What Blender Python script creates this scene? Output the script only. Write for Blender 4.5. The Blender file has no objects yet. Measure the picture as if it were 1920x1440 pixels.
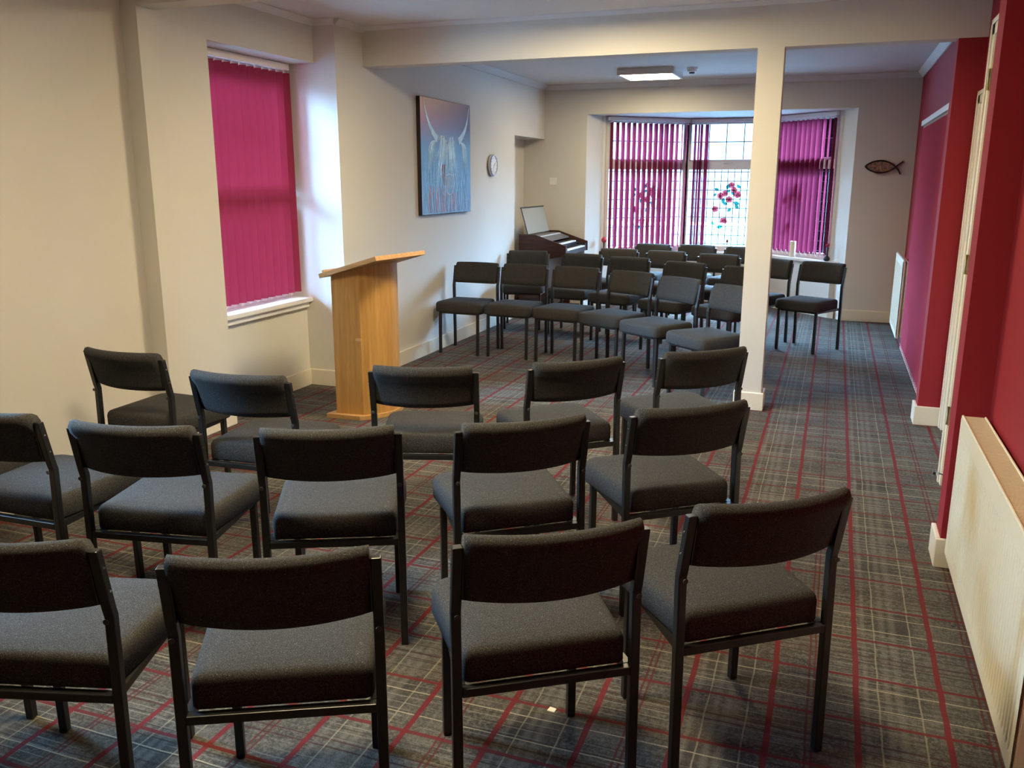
import bpy, bmesh, math, random
from mathutils import Vector, Matrix
random.seed(7)
S = bpy.context.scene
C = S.collection
PI = math.pi

# ------------------------------------------------------------------ camera
YAW, PITCH, ROLL = math.radians(20.141), math.radians(13.354), math.radians(0.061)
cd = bpy.data.cameras.new('camera')
cam = bpy.data.objects.new('camera', cd)
C.objects.link(cam)
cd.sensor_fit = 'HORIZONTAL'
cd.sensor_width = 36.0
cd.lens = 36.0 * 1622.3 / 1920.0
cd.clip_start = 0.05
fw = Vector((-math.sin(YAW) * math.cos(PITCH), math.cos(YAW) * math.cos(PITCH), -math.sin(PITCH)))
rt0 = Vector((math.cos(YAW), math.sin(YAW), 0))
up0 = rt0.cross(fw)
rt = rt0 * math.cos(ROLL) + up0 * math.sin(ROLL)
up = up0 * math.cos(ROLL) - rt0 * math.sin(ROLL)
M = Matrix((rt, up, -fw)).transposed().to_4x4()
M.translation = Vector((0, 0, 1.6316))
cam.matrix_world = M
S.camera = cam

# ------------------------------------------------------------------ world, exposure, light settings
W = bpy.data.worlds.new('sky')
S.world = W
W.use_nodes = True
wn = W.node_tree
for n in list(wn.nodes):
    wn.nodes.remove(n)
wo = wn.nodes.new('ShaderNodeOutputWorld')
wb = wn.nodes.new('ShaderNodeBackground')
# overcast sky: dull towards the horizon, bright overhead
wtc = wn.nodes.new('ShaderNodeTexCoord')
wsp = wn.nodes.new('ShaderNodeSeparateXYZ')
wmr = wn.nodes.new('ShaderNodeMapRange')
wn.links.new(wtc.outputs['Generated'], wsp.inputs[0])
wn.links.new(wsp.outputs[2], wmr.inputs[0])
for i_, v_ in enumerate((0.06, 0.45, 5.0, 215.0)):
    wmr.inputs[i_ + 1].default_value = v_
wb.inputs['Color'].default_value = (0.345, 0.635, 1.0, 1)
wn.links.new(wmr.outputs[0], wb.inputs['Strength'])
wn.links.new(wb.outputs[0], wo.inputs[0])
S.view_settings.view_transform = 'Standard'
S.view_settings.look = 'None'
S.view_settings.gamma = 1.0
S.view_settings.use_curve_mapping = False
S.view_settings.exposure = 0.28
LAMP_STRENGTH = 80.0
LAMP_COLOR = (1.0, 0.83, 0.51)
try:
    S.cycles.use_denoising = True
    S.cycles.max_bounces = 10
    S.cycles.diffuse_bounces = 6
    S.cycles.transparent_max_bounces = 16
    S.cycles.transmission_bounces = 8
    S.cycles.sample_clamp_indirect = 8.0
    S.cycles.caustics_reflective = False
    S.cycles.caustics_refractive = False
except Exception:
    pass


# daylight portals: the openings of the windows (they emit nothing themselves)
def portal(name, loc, rot, sx, sy):
    l = bpy.data.lights.new(name, 'AREA')
    l.shape = 'RECTANGLE'
    l.size = sx
    l.size_y = sy
    l.cycles.is_portal = True
    o = bpy.data.objects.new(name, l)
    o.location = loc
    o.rotation_euler = rot
    C.objects.link(o)


portal('window_daylight', (-4.13, 5.3, 1.58), (PI / 2, 0, -PI / 2), 1.3, 2.0)
portal('window_daylight', (-4.13, 2.175, 1.60), (PI / 2, 0, -PI / 2), .7, 1.35)
portal('window_daylight', (-1.43, 12.28, 1.55), (PI / 2, 0, PI), 1.3, 2.0)
portal('window_daylight', (-2.50, 11.80, 1.55), (PI / 2, 0, PI + PI / 4), 1.4, 2.0)
portal('window_daylight', (-0.36, 11.80, 1.55), (PI / 2, 0, PI - PI / 4), 1.4, 2.0)


# ------------------------------------------------------------------ node helpers
class NT:
    def __init__(s, name):
        s.m = bpy.data.materials.new(name)
        s.m.use_nodes = True
        s.t = s.m.node_tree
        for n in list(s.t.nodes):
            s.t.nodes.remove(n)
        s.out = s.t.nodes.new('ShaderNodeOutputMaterial')

    def n(s, typ, **kw):
        nd = s.t.nodes.new(typ)
        for k, v in kw.items():
            if k in nd.inputs:
                s.set(nd.inputs[k], v)
            else:
                setattr(nd, k, v)
        return nd

    def set(s, sock, v):
        if isinstance(v, bpy.types.NodeSocket):
            s.t.links.new(v, sock)
        else:
            if sock.type == 'RGBA' and len(v) == 3:
                v = tuple(v) + (1,)
            sock.default_value = v

    def math(s, op, a, b=None, c=None, clamp=False):
        nd = s.t.nodes.new('ShaderNodeMath')
        nd.operation = op
        nd.use_clamp = clamp
        s.set(nd.inputs[0], a)
        if b is not None:
            s.set(nd.inputs[1], b)
        if c is not None:
            s.set(nd.inputs[2], c)
        return nd.outputs[0]

    def mix(s, f, a, b):
        nd = s.t.nodes.new('ShaderNodeMix')
        nd.data_type = 'RGBA'
        s.set(nd.inputs[0], f)
        s.set(nd.inputs[6], a)
        s.set(nd.inputs[7], b)
        return nd.outputs[2]

    def coord(s, kind='Object'):
        return s.n('ShaderNodeTexCoord').outputs[kind]

    def noise(s, vec, scale, detail=2, rough=.5):
        nd = s.n('ShaderNodeTexNoise', Scale=scale, Detail=detail, Roughness=rough)
        s.set(nd.inputs['Vector'], vec)
        return nd.outputs['Fac']

    def mapv(s, vec, sc, loc=(0, 0, 0)):
        nd = s.n('ShaderNodeMapping')
        s.set(nd.inputs['Vector'], vec)
        nd.inputs['Scale'].default_value = sc
        nd.inputs['Location'].default_value = loc
        return nd.outputs[0]

    def rng(s, v, a, b, c, d):
        nd = s.n('ShaderNodeMapRange')
        s.set(nd.inputs[0], v)
        for i, x in enumerate((a, b, c, d)):
            nd.inputs[i + 1].default_value = x
        return nd.outputs[0]

    def bump(s, h, strength, dist=.01):
        nd = s.n('ShaderNodeBump')
        nd.inputs['Strength'].default_value = strength
        nd.inputs['Distance'].default_value = dist
        s.set(nd.inputs['Height'], h)
        return nd.outputs[0]

    def pbr(s, col, rough=.5, metal=0, spec=.5, normal=None, sheen=0, **kw):
        nd = s.n('ShaderNodeBsdfPrincipled')
        s.set(nd.inputs['Base Color'], col)
        s.set(nd.inputs['Roughness'], rough)
        nd.inputs['Metallic'].default_value = metal
        nd.inputs['Specular IOR Level'].default_value = spec
        if normal is not None:
            s.set(nd.inputs['Normal'], normal)
        if sheen:
            nd.inputs['Sheen Weight'].default_value = sheen
        for k, v in kw.items():
            s.set(nd.inputs[k], v)
        s.t.links.new(nd.outputs[0], s.out.inputs[0])
        return nd


def simple(name, col, rough=.5, metal=0, spec=.5, var=.04, scale=40, sheen=0, bump=0):
    t = NT(name)
    co = t.coord()
    nz = t.noise(co, scale, 3)
    f = t.rng(nz, .3, .7, 0, 1)
    a = tuple(max(0, c * (1 - var)) for c in col)
    b = tuple(min(1, c * (1 + var)) for c in col)
    c = t.mix(f, a, b)
    nm = t.bump(nz, bump, .002) if bump else None
    t.pbr(c, rough, metal, spec, nm, sheen)
    return t.m


def wall_mat(name, col):
    t = NT(name)
    co = t.coord()
    big = t.noise(co, 1.3, 2)
    fine = t.noise(co, 140, 3)
    a = tuple(c * .97 for c in col)
    b = tuple(min(1, c * 1.02) for c in col)
    c = t.mix(t.rng(big, .35, .65, 0, 1), a, b)
    t.pbr(c, .75, 0, .25, t.bump(fine, .12, .002))
    return t.m


WHITE = wall_mat('wall_paint_off_white', (.66, .635, .59))
CEIL = wall_mat('ceiling_paint_white', (.68, .665, .67))
RED = wall_mat('wall_paint_red', (.285, .019, .028))
TRIM = simple('trim_paint_cream', (.78, .72, .60), .35, spec=.4, var=.02)
UPVC = simple('window_frame_white', (.80, .80, .80), .3, var=.02)
BLACKM = simple('chair_frame_black', (.012, .012, .012), .36, 0, .5, var=.2)
CHROME = simple('screw_chrome', (.8, .8, .8), .2, 1, var=.05)
PLUG = simple('frame_plug_grey', (.05, .05, .045), .5, var=.1)
RADM = simple('radiator_enamel', (.80, .75, .60), .35, spec=.5, var=.02)
RADG = simple('radiator_grille_beige', (.68, .58, .40), .5, var=.04)
DARKW = None


def fabric_mat():
    t = NT('chair_fabric_charcoal')
    co = t.coord()
    fine = t.noise(co, 300, 2, .7)
    mid = t.noise(co, 520, 1, .5)
    big = t.noise(co, 6, 2)
    base = t.mix(t.rng(fine, .3, .7, 0, 1), (.017, .0168, .0172), (.066, .064, .063))
    fleck = t.rng(mid, .66, .74, 0, 1)
    c = t.mix(fleck, base, (.26, .24, .20))
    c = t.mix(t.rng(big, .3, .8, 0, .25), c, (.042, .040, .037))
    t.pbr(c, .95, 0, .15, t.bump(fine, .5, .0015), sheen=0)
    return t.m


FABRIC = fabric_mat()


def carpet_mat():
    t = NT('carpet_tartan')
    co = t.coord()
    wob = t.noise(t.mapv(co, (7, 7, 1)), 1.0, 2)
    wob2 = t.noise(t.mapv(co, (6, 6, 1), (31, 17, 0)), 1.0, 2)
    sep = t.n('ShaderNodeSeparateXYZ', Vector=co)
    x = t.math('ADD', sep.outputs[0], t.math('MULTIPLY', t.math('SUBTRACT', wob, .5), .010))
    y = t.math('ADD', sep.outputs[1], t.math('MULTIPLY', t.math('SUBTRACT', wob2, .5), .010))

    def frac(v, off, per):
        return t.math('MULTIPLY', t.math('FRACT', t.math('DIVIDE', t.math('SUBTRACT', v, off - per * 100), per)), per)

    def line(u, pos, half, soft=.0018):
        d = t.math('ABSOLUTE', t.math('SUBTRACT', u, pos))
        return t.rng(d, half, half + soft, 1, 0)

    def anyof(*a):
        r = a[0]
        for b in a[1:]:
            r = t.math('MAXIMUM', r, b)
        return r

    PX, PY = .516, .527
    u = frac(x, -.069 - .04, PX)      # red at .04, dark pair at .151/.169, red at .298, cream at .366/.489
    v = frac(y, 2.586 - .04, PY)      # red at .04, cream at .122/.238, red at .304, dark pair .420/.452
    pile = t.noise(co, 260, 2, .7)
    mott = t.noise(co, 26, 5, .72)
    mott2 = t.noise(co, 5, 3, .6)
    sx = t.noise(t.mapv(co, (4, 42, 1)), 1, 4, .65)
    sy = t.noise(t.mapv(co, (34, 1.0, 1), (3, 9, 0)), 1, 3, .6)
    g = t.mix(t.rng(sx, .36, .66, 0, 1), (.046, .045, .042), (.145, .139, .124))
    g = t.mix(t.rng(mott, .40, .60, 0, .8), g, (.040, .039, .037))
    cell = t.n('ShaderNodeCombineXYZ')
    t.set(cell.inputs[0], t.math('FLOOR', t.math('DIVIDE', x, .0645)))
    t.set(cell.inputs[1], t.math('FLOOR', t.math('DIVIDE', y, .0527)))
    wn_ = t.n('ShaderNodeTexWhiteNoise')
    t.set(wn_.inputs['Vector'], cell.outputs[0])
    g = t.mix(t.rng(wn_.outputs['Value'], .2, 1, 0, .5), g, (.036, .035, .036))
    grain = t.noise(co, 75, 3, .7)
    g = t.mix(t.rng(grain, .45, .62, 0, .5), g, (.25, .235, .20))
    g = t.mix(t.rng(mott2, .35, .7, 0, .5), g, (.165, .150, .122))
    g = t.mix(t.rng(sy, .55, .75, 0, .35), g, (.21, .195, .165))
    # dark woven block between the cream threads
    ub = t.math('MULTIPLY', t.rng(u, .33, .345, 0, 1), t.rng(u, .49, .515, 1, 0))
    vb = t.math('MULTIPLY', t.rng(v, .10, .12, 0, 1), t.rng(v, .28, .30, 1, 0))
    patch = t.noise(co, 1.7, 2)
    g = t.mix(t.math('MULTIPLY', t.math('MULTIPLY', ub, vb), t.rng(patch, .4, .6, .15, .75)), g, (.050, .046, .044))
    # pale soft bands along the room
    ul = anyof(line(u, .395, .004, .012), line(u, .430, .004, .014), line(u, .328, .003, .008))
    g = t.mix(t.math('MULTIPLY', ul, .35), g, (.24, .23, .20))
    # fine cross threads
    fr = frac(y, 0, .0335)
    fine = t.math('MULTIPLY', line(fr, .012, .0012, .002), t.rng(t.noise(t.mapv(co, (3, 5, 1)), 1, 2), .42, .58, 0, .75))
    g = t.mix(fine, g, (.26, .25, .22))
    fr2 = frac(y, .02, .047)
    fine2 = t.math('MULTIPLY', line(fr2, .012, .0016, .002), t.rng(t.noise(t.mapv(co, (3, 5, 1), (9, 2, 0)), 1, 2), .42, .58, 0, .85))
    g = t.mix(fine2, g, (.055, .04, .04))
    dark = anyof(line(u, .151, .0028), line(u, .169, .0028))
    g = t.mix(t.math('MULTIPLY', dark, .85), g, (.12, .030, .030))
    dark2 = anyof(line(v, .420, .0022), line(v, .452, .0022))
    g = t.mix(t.math('MULTIPLY', dark2, .75), g, (.075, .026, .028))
    cream = anyof(line(v, .122, .0014), line(v, .238, .0014))
    creamx = anyof(line(u, .366, .0017), line(u, .489, .0017))
    g = t.mix(t.math('MULTIPLY', cream, .75), g, (.50, .44, .30))
    g = t.mix(t.math('MULTIPLY', creamx, .55), g, (.38, .34, .24))
    redx = anyof(line(u, .040, .0085), line(u, .298, .0085))
    redy = anyof(line(v, .040, .0064), line(v, .304, .0064))
    g = t.mix(t.math('MULTIPLY', redy, .9), g, (.165, .020, .024))
    g = t.mix(t.math('MULTIPLY', redx, .95), g, (.185, .021, .026))
    g = t.mix(t.rng(pile, .35, .65, 0, .5), g, (.025, .023, .021))
    t.pbr(g, .95, 0, .08, t.bump(pile, .6, .004))
    return t.m


CARPET = carpet_mat()


def wood_mat(name, dark, light, scale=1.0, axis='Z', rough=.4):
    t = NT(name)
    co = t.coord()
    sc = {'Z': (16, 16, .9), 'X': (.9, 16, 16), 'Y': (16, .9, 16)}[axis]
    g = t.noise(t.mapv(co, tuple(s * scale for s in sc)), 2.2, 5, .62)
    g2 = t.noise(t.mapv(co, tuple(s * scale * 5 for s in sc)), 2.0, 3, .6)
    c = t.mix(t.rng(g, .32, .68, 0, 1), dark, light)
    c = t.mix(t.rng(g2, .45, .75, 0, .35), c, tuple(d * .75 for d in dark))
    t.pbr(c, rough, 0, .4)
    return t.m


OAK = wood_mat('lectern_oak_veneer', (.43, .225, .065), (.60, .345, .115))
OAKX = wood_mat('lectern_oak_edge', (.46, .26, .10), (.60, .36, .15), axis='X')
MAHOG = wood_mat('organ_mahogany', (.030, .012, .008), (.10, .035, .018), axis='X', rough=.35)
FISHW = wood_mat('fish_dark_wood', (.018, .008, .007), (.05, .022, .016), axis='X', rough=.4)
FISHL = simple('fish_letter_wood', (.36, .20, .12), .5, var=.2)


def blind_mat(name, col, tr):
    t = NT(name)
    co = t.coord()
    nz = t.noise(t.mapv(co, (90, 90, 6)), 4, 3, .6)
    a = tuple(c * .9 for c in col)
    b = tuple(min(1, c * 1.1) for c in col)
    c = t.mix(nz, a, b)
    d = t.n('ShaderNodeBsdfDiffuse')
    t.set(d.inputs['Color'], c)
    l = t.n('ShaderNodeBsdfTranslucent')
    t.set(l.inputs['Color'], tr)
    mx = t.n('ShaderNodeMixShader')
    mx.inputs[0].default_value = .42
    t.t.links.new(d.outputs[0], mx.inputs[1])
    t.t.links.new(l.outputs[0], mx.inputs[2])
    t.t.links.new(mx.outputs[0], t.out.inputs[0])
    return t.m


BLIND = blind_mat('blind_fabric_magenta', (.36, .045, .10), (.30, .095, .20))
BLINDL = blind_mat('blind_fabric_deep_pink', (.38, .05, .10), (.37, .10, .145))
BLINDR = blind_mat('blind_fabric_rose', (.62, .10, .155), (.42, .04, .12))
CHAIN = simple('blind_chain_white', (.85, .82, .82), .4, var=.02)
LEAD = simple('window_lead', (.10, .11, .12), .5, .5, var=.1)


def glass_mat():
    t = NT('window_glass')
    a = t.n('ShaderNodeBsdfTransparent')
    a.inputs[0].default_value = (.95, .98, .98, 1)
    g = t.n('ShaderNodeBsdfGlossy')
    g.inputs['Roughness'].default_value = .02
    fr = t.n('ShaderNodeFresnel')
    fr.inputs[0].default_value = 1.45
    mx = t.n('ShaderNodeMixShader')
    t.t.links.new(fr.outputs[0], mx.inputs[0])
    t.t.links.new(a.outputs[0], mx.inputs[1])
    t.t.links.new(g.outputs[0], mx.inputs[2])
    t.t.links.new(mx.outputs[0], t.out.inputs[0])
    return t.m


GLASS = glass_mat()


def stained(name, col):
    t = NT(name)
    co = t.coord()
    nz = t.noise(co, 30, 3)
    c = t.mix(t.rng(nz, .3, .7, 0, 1), tuple(x * .8 for x in col), col)
    a = t.n('ShaderNodeBsdfTransparent')
    t.set(a.inputs[0], c)
    d = t.n('ShaderNodeBsdfDiffuse')
    t.set(d.inputs[0], c)
    mx = t.n('ShaderNodeMixShader')
    mx.inputs[0].default_value = .12
    t.t.links.new(a.outputs[0], mx.inputs[1])
    t.t.links.new(d.outputs[0], mx.inputs[2])
    t.t.links.new(mx.outputs[0], t.out.inputs[0])
    return t.m


ROSE = stained('stained_glass_red', (.72, .27, .34))
ROSED = stained('stained_glass_dark_red', (.55, .20, .25))
LEAF = stained('stained_glass_teal', (.15, .47, .45))


def emit_mat(name, col, st):
    t = NT(name)
    e = t.n('ShaderNodeEmission')
    e.inputs[0].default_value = tuple(col) + (1,)
    e.inputs[1].default_value = st
    t.t.links.new(e.outputs[0], t.out.inputs[0])
    return t.m


LEDM = emit_mat('led_panel_light', LAMP_COLOR, LAMP_STRENGTH)
LEDF = emit_mat("led_panel_light_dim", LAMP_COLOR, LAMP_STRENGTH * .5)
LFRAME = simple('light_housing_white', (.62, .60, .58), .4, var=.02)
PLASTIC = simple('white_plastic', (.80, .79, .76), .35, var=.02)
BRASS = simple('hinge_brass', (.36, .26, .12), .35, .8, var=.2)
STEEL = simple('brushed_steel', (.6, .6, .62), .3, 1, var=.05)
COPPER = simple('copper_pipe', (.42, .13, .07), .35, .5, var=.1)
BLACKP = simple('black_plastic', (.012, .012, .014), .4, var=.2)
WAX = simple('candle_wax', (.85, .78, .62), .5, var=.02)
PETAL = simple('flower_petal_red', (.50, .03, .05), .6, var=.15)


# ------------------------------------------------------------------ mesh helpers
def box(bm, x0, x1, y0, y1, z0, z1, mt=None):
    vs = [bm.verts.new((x, y, z)) for x in (x0, x1) for y in (y0, y1) for z in (z0, z1)]
    for f in ((0, 1, 3, 2), (4, 6, 7, 5), (0, 4, 5, 1), (2, 3, 7, 6), (0, 2, 6, 4), (1, 5, 7, 3)):
        bm.faces.new([vs[i] for i in f])
    if mt is not None:
        bmesh.ops.transform(bm, matrix=mt, verts=vs)
    return vs


def prism(bm, pts, z0, z1, mt=None, axis='z'):
    def P(p, z):
        if axis == 'z':
            return (p[0], p[1], z)
        if axis == 'x':
            return (z, p[0], p[1])
        return (p[0], z, p[1])
    a = [bm.verts.new(P(p, z0)) for p in pts]
    b = [bm.verts.new(P(p, z1)) for p in pts]
    n = len(pts)
    bm.faces.new(a[::-1])
    bm.faces.new(b)
    for i in range(n):
        bm.faces.new((a[i], a[(i + 1) % n], b[(i + 1) % n], b[i]))
    if mt is not None:
        bmesh.ops.transform(bm, matrix=mt, verts=a + b)
    return a + b


def tube(bm, pts, r, seg=8, caps=True):
    pts = [Vector(p) for p in pts]
    rings = []
    n = len(pts)
    ref = None
    for i, p in enumerate(pts):
        if i == 0:
            d = pts[1] - p
        elif i == n - 1:
            d = p - pts[i - 1]
        else:
            d = (pts[i + 1] - p).normalized() + (p - pts[i - 1]).normalized()
        d = d.normalized() if d.length > 1e-9 else Vector((0, 0, 1))
        if ref is None:
            ref = Vector((0, 0, 1)) if abs(d.z) < .9 else Vector((1, 0, 0))
        a = d.cross(ref).normalized()
        b = d.cross(a).normalized()
        ref = b.cross(d) if b.cross(d).length > .1 else ref
        ref = a.cross(d) * -1
        rr = r[i] if isinstance(r, (list, tuple)) else r
        rings.append([bm.verts.new(p + (a * math.cos(2 * PI * k / seg) + b * math.sin(2 * PI * k / seg)) * rr) for k in range(seg)])
    for i in range(n - 1):
        for k in range(seg):
            bm.faces.new((rings[i][k], rings[i][(k + 1) % seg], rings[i + 1][(k + 1) % seg], rings[i + 1][k]))
    if caps:
        bm.faces.new(rings[0][::-1])
        bm.faces.new(rings[-1])


def lathe(bm, prof, seg=24, mt=None):
    rings = []
    vs = []
    for r, z in prof:
        ring = [bm.verts.new((r * math.cos(2 * PI * k / seg), r * math.sin(2 * PI * k / seg), z)) for k in range(seg)]
        rings.append(ring)
        vs += ring
    for i in range(len(rings) - 1):
        for k in range(seg):
            bm.faces.new((rings[i][k], rings[i][(k + 1) % seg], rings[i + 1][(k + 1) % seg], rings[i + 1][k]))
    bm.faces.new(rings[0][::-1])
    bm.faces.new(rings[-1])
    if mt is not None:
        bmesh.ops.transform(bm, matrix=mt, verts=vs)


def sweep_square(bm, pts, sx, sy):
    """square bar through pts (mostly vertical); sx, sy sizes in x and y"""
    rings = []
    for p in pts:
        rings.append([bm.verts.new((p[0] + a * sx / 2, p[1] + b * sy / 2, p[2])) for a, b in ((-1, -1), (1, -1), (1, 1), (-1, 1))])
    for i in range(len(rings) - 1):
        for k in range(4):
            bm.faces.new((rings[i][k], rings[i][(k + 1) % 4], rings[i + 1][(k + 1) % 4], rings[i + 1][k]))
    bm.faces.new(rings[0][::-1])
    bm.faces.new(rings[-1])


def obj(name, bm, mat, parent=None, smooth=False, bevel=0, seg=2, sub=0, world=None):
    bmesh.ops.recalc_face_normals(bm, faces=bm.faces[:])
    me = bpy.data.meshes.new(name)
    bm.to_mesh(me)
    bm.free()
    if mat is not None:
        for m_ in (mat if isinstance(mat, (list, tuple)) else [mat]):
            me.materials.append(m_)
    if smooth:
        for p in me.polygons:
            p.use_smooth = True
    o = bpy.data.objects.new(name, me)
    C.objects.link(o)
    if parent is not None:
        o.parent = parent
    if world is not None:
        o.location = world
    if bevel:
        b = o.modifiers.new('bevel', 'BEVEL')
        b.width = bevel
        b.segments = seg
        b.limit_method = 'ANGLE'
        b.angle_limit = math.radians(40)
    if sub:
        s_ = o.modifiers.new('sub', 'SUBSURF')
        s_.levels = sub
        s_.render_levels = sub
    return o


def tag(o, label, cat, group=None):
    o['label'] = label
    o['category'] = cat
    if group:
        o['group'] = group
    return o


def thing(name, label, cat, loc=(0, 0, 0), rz=0, group=None):
    o = bpy.data.objects.new(name, None)
    o.empty_display_size = .1
    C.objects.link(o)
    o.location = loc
    o.rotation_euler = (0, 0, rz)
    return tag(o, label, cat, group)


def struct(name, bm, mat, parent=None, **kw):
    o = obj(name, bm, mat, parent, **kw)
    if parent is None:
        o['kind'] = 'structure'
    return o


def dup(root, loc, rz):
    r = root.copy()
    C.objects.link(r)
    r.location = loc
    r.rotation_euler = (0, 0, rz)
    for ch in list(root.children):
        c = ch.copy()
        C.objects.link(c)
        c.parent = r
        for g in list(ch.children):
            d = g.copy()
            C.objects.link(d)
            d.parent = c
    return r


# ------------------------------------------------------------------ room geometry
XP, XR, XL = -3.74, -3.911, -3.553      # window wall, window recess, far left wall
XO = -4.15                              # outside of the left wall
YR, YB, YF = 5.895, 6.30, 10.881
YB2 = 6.45
ZB, ZC, ZS, ZBAY = 2.479, 2.77, 2.468, 2.41
XD, XE, XN, XW, XA = .794, .676, .537, .782, .63
YMIN = -2.7
YNW = 3.893

b = bmesh.new()
box(b, XO, 1.1, YMIN - .2, 12.4, -.1, 0)
struct('floor', b, CARPET)

b = bmesh.new()
box(b, XO, 1.1, YMIN - .2, YF + .16, ZC, ZC + .1)
struct('ceiling', b, CEIL)

# left wall of the near room with the window recess
b = bmesh.new()
box(b, XO, XP, YMIN - .2, 1.85, 0, ZC)
box(b, XO, XP, 1.85, 2.50, 0, 1.08)
box(b, XO, XP, 1.85, 2.50, 2.25, ZC)
box(b, XO, XP, 2.50, 4.70, 0, ZC)
box(b, XO, XP, 4.70, YR, ZS, ZC)
box(b, XO, XR, 4.70, YR, 0, .68)
struct('wall_left', b, WHITE)
b = bmesh.new()
box(b, XP, -3.63, 4.0, 4.15, 0, ZC)
struct('wall_left_pilaster', b, WHITE)
# far part of the left wall with the alcove
b = bmesh.new()
box(b, XO, XL, YR, 9.77, 0, ZC)
box(b, XO, XL, 9.77, YF, 2.12, ZC)
box(b, XO, -3.83, 9.77, YF, 0, 2.12)
struct('wall_left_far', b, WHITE)
# far wall with the bay opening
BX0, BX1 = -2.998, .150
b = bmesh.new()
box(b, XO, BX0, YF, YF + .16, 0, ZC)
box(b, BX1, 1.1, YF, YF + .16, 0, ZC)
box(b, BX0, BX1, YF, YF + .16, ZBAY, ZC)
struct('wall_far', b, WHITE)
# bay: reveals, parapet walls, ceiling
G = [(-2.86, 11.25), (-1.96, 12.15), (-.90, 12.15), (0.0, 11.25)]      # glass line
b = bmesh.new()
prism(b, [(BX0, YF + .001), (-2.86, 11.16), (-2.86, 11.32), (-3.1, 11.32), (-3.1, YF + .16), (BX0, YF + .16)], 0, ZBAY)
prism(b, [(BX1, YF + .001), (BX1, YF + .16), (.26, YF + .16), (.26, 11.32), (0, 11.32), (0, 11.16)], 0, ZBAY)
struct('wall_bay_reveal', b, WHITE)
b = bmesh.new()
inn = [(BX0 + .02, 10.93), (-2.86, 11.03), (-1.90, 11.97), (-.96, 11.97), (0, 11.03), (BX1 - .02, 10.93)]
outp = [(.02, 11.34), (-.88, 12.24), (-1.98, 12.24), (-2.88, 11.34)]
prism(b, [(-2.95, 11.06), (-2.86, 11.04), (-1.90, 11.98), (-.96, 11.98), (0, 11.04), (.09, 11.06)] + outp, 0, .64)
struct('wall_bay', b, WHITE)
b = bmesh.new()
prism(b, [(BX0, YF + .16), (BX1, YF + .16), (.26, 11.35), (-.84, 12.40), (-2.02, 12.40), (-3.1, 11.35)], ZBAY, ZBAY + .1)
struct('ceiling_bay', b, CEIL)
# beam and pillar
b = bmesh.new()
box(b, XL, XD, YB, YB2, ZB, ZC)
struct('trim_beam', b, WHITE)
b = bmesh.new()
box(b, -3.63, 1.0, 4.0, 4.15, 2.54, ZC)
struct('trim_beam_near', b, WHITE)
b = bmesh.new()
box(b, -.572, -.400, YB, YB2, 0, ZB)
struct('trim_pillar', b, WHITE)
b = bmesh.new()
box(b, -.592, -.380, YB - .02, YB2 + .02, 0, .13)
struct('baseboard_pillar', b, TRIM, bevel=.004)
# right wall
b = bmesh.new()
box(b, XW, 1.1, YB2, YF, 0, ZC)
struct('wall_right_far', b, RED)
b = bmesh.new()
box(b, XA, 1.1, YB, YB2, 0, ZB)
struct('wall_right_pier', b, RED)
b = bmesh.new()
box(b, XD, 1.1, 5.10, YB, 0, ZC)
struct('wall_right_doors', b, RED)
b = bmesh.new()
box(b, XE, 1.1, 4.05, 5.10, 0, ZC)
struct('wall_right_near_door', b, RED)
b = bmesh.new()
box(b, XN, 1.1, YNW, 4.05, 0, ZC)
struct('wall_right_near_pier', b, RED)
b = bmesh.new()
box(b, .662, 1.1, YMIN - .2, YNW, 0, ZC)
struct('wall_right', b, RED)
b = bmesh.new()
box(b, XO, 1.1, YMIN - .2, YMIN, 0, ZC)
struct('wall_back', b, WHITE)


# skirting boards
def skirt(name, segs, h=.13, t=.02):
    b = bmesh.new()
    for x0, x1, y0, y1 in segs:
        box(b, x0, x1, y0, y1, 0, h)
    return struct(name, b, TRIM, bevel=.004)


t = .02
skirt('baseboard_left', [(XP, XP + t, YMIN, 4.0), (-3.63, -3.61, 4.0 - t, 4.15 + t), (XP, -3.63, 4.0 - t, 4.0), (XP, -3.63, 4.15, 4.17),
                         (XP, XP + t, 4.17, 4.70), (XR, XR + t, 4.70, YR)])
skirt('baseboard_return', [(XR + t, XL, YR - t, YR)])
skirt('baseboard_left_far', [(XL, XL + t, YR - t, 9.77 + t), (-3.83, XL, 9.77, 9.77 + t), (-3.83, -3.81, 9.79, YF)])
skirt('baseboard_far', [(-3.83, BX0, YF - t, YF), (BX1, XW, YF - t, YF)])
b = bmesh.new()
prism(b, [(-2.93, 10.98), (-2.86, 11.02), (-1.89, 11.96), (-.97, 11.96), (0, 11.02), (.07, 10.98), (.07, 11.05), (0, 11.05), (-.96, 11.99), (-1.90, 11.99), (-2.86, 11.05), (-2.93, 11.05)], 0, .13)
struct('baseboard_bay', b, TRIM)
skirt('baseboard_right_far', [(XW - t, XW, YB2, YF)])
skirt('baseboard_pier', [(XA - t, XD - .001, YB - t, YB), (XA - t, XA, YB, YB2 + t)])
skirt('baseboard_near_pier', [(XN - t, .662, YNW - t, YNW), (XN - t, XN, YNW, 4.05 + t)])
skirt('baseboard_right', [(.642, .662, YMIN, YNW - t)])
skirt('baseboard_back', [(XP + t, .64, YMIN, YMIN + t)])

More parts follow.
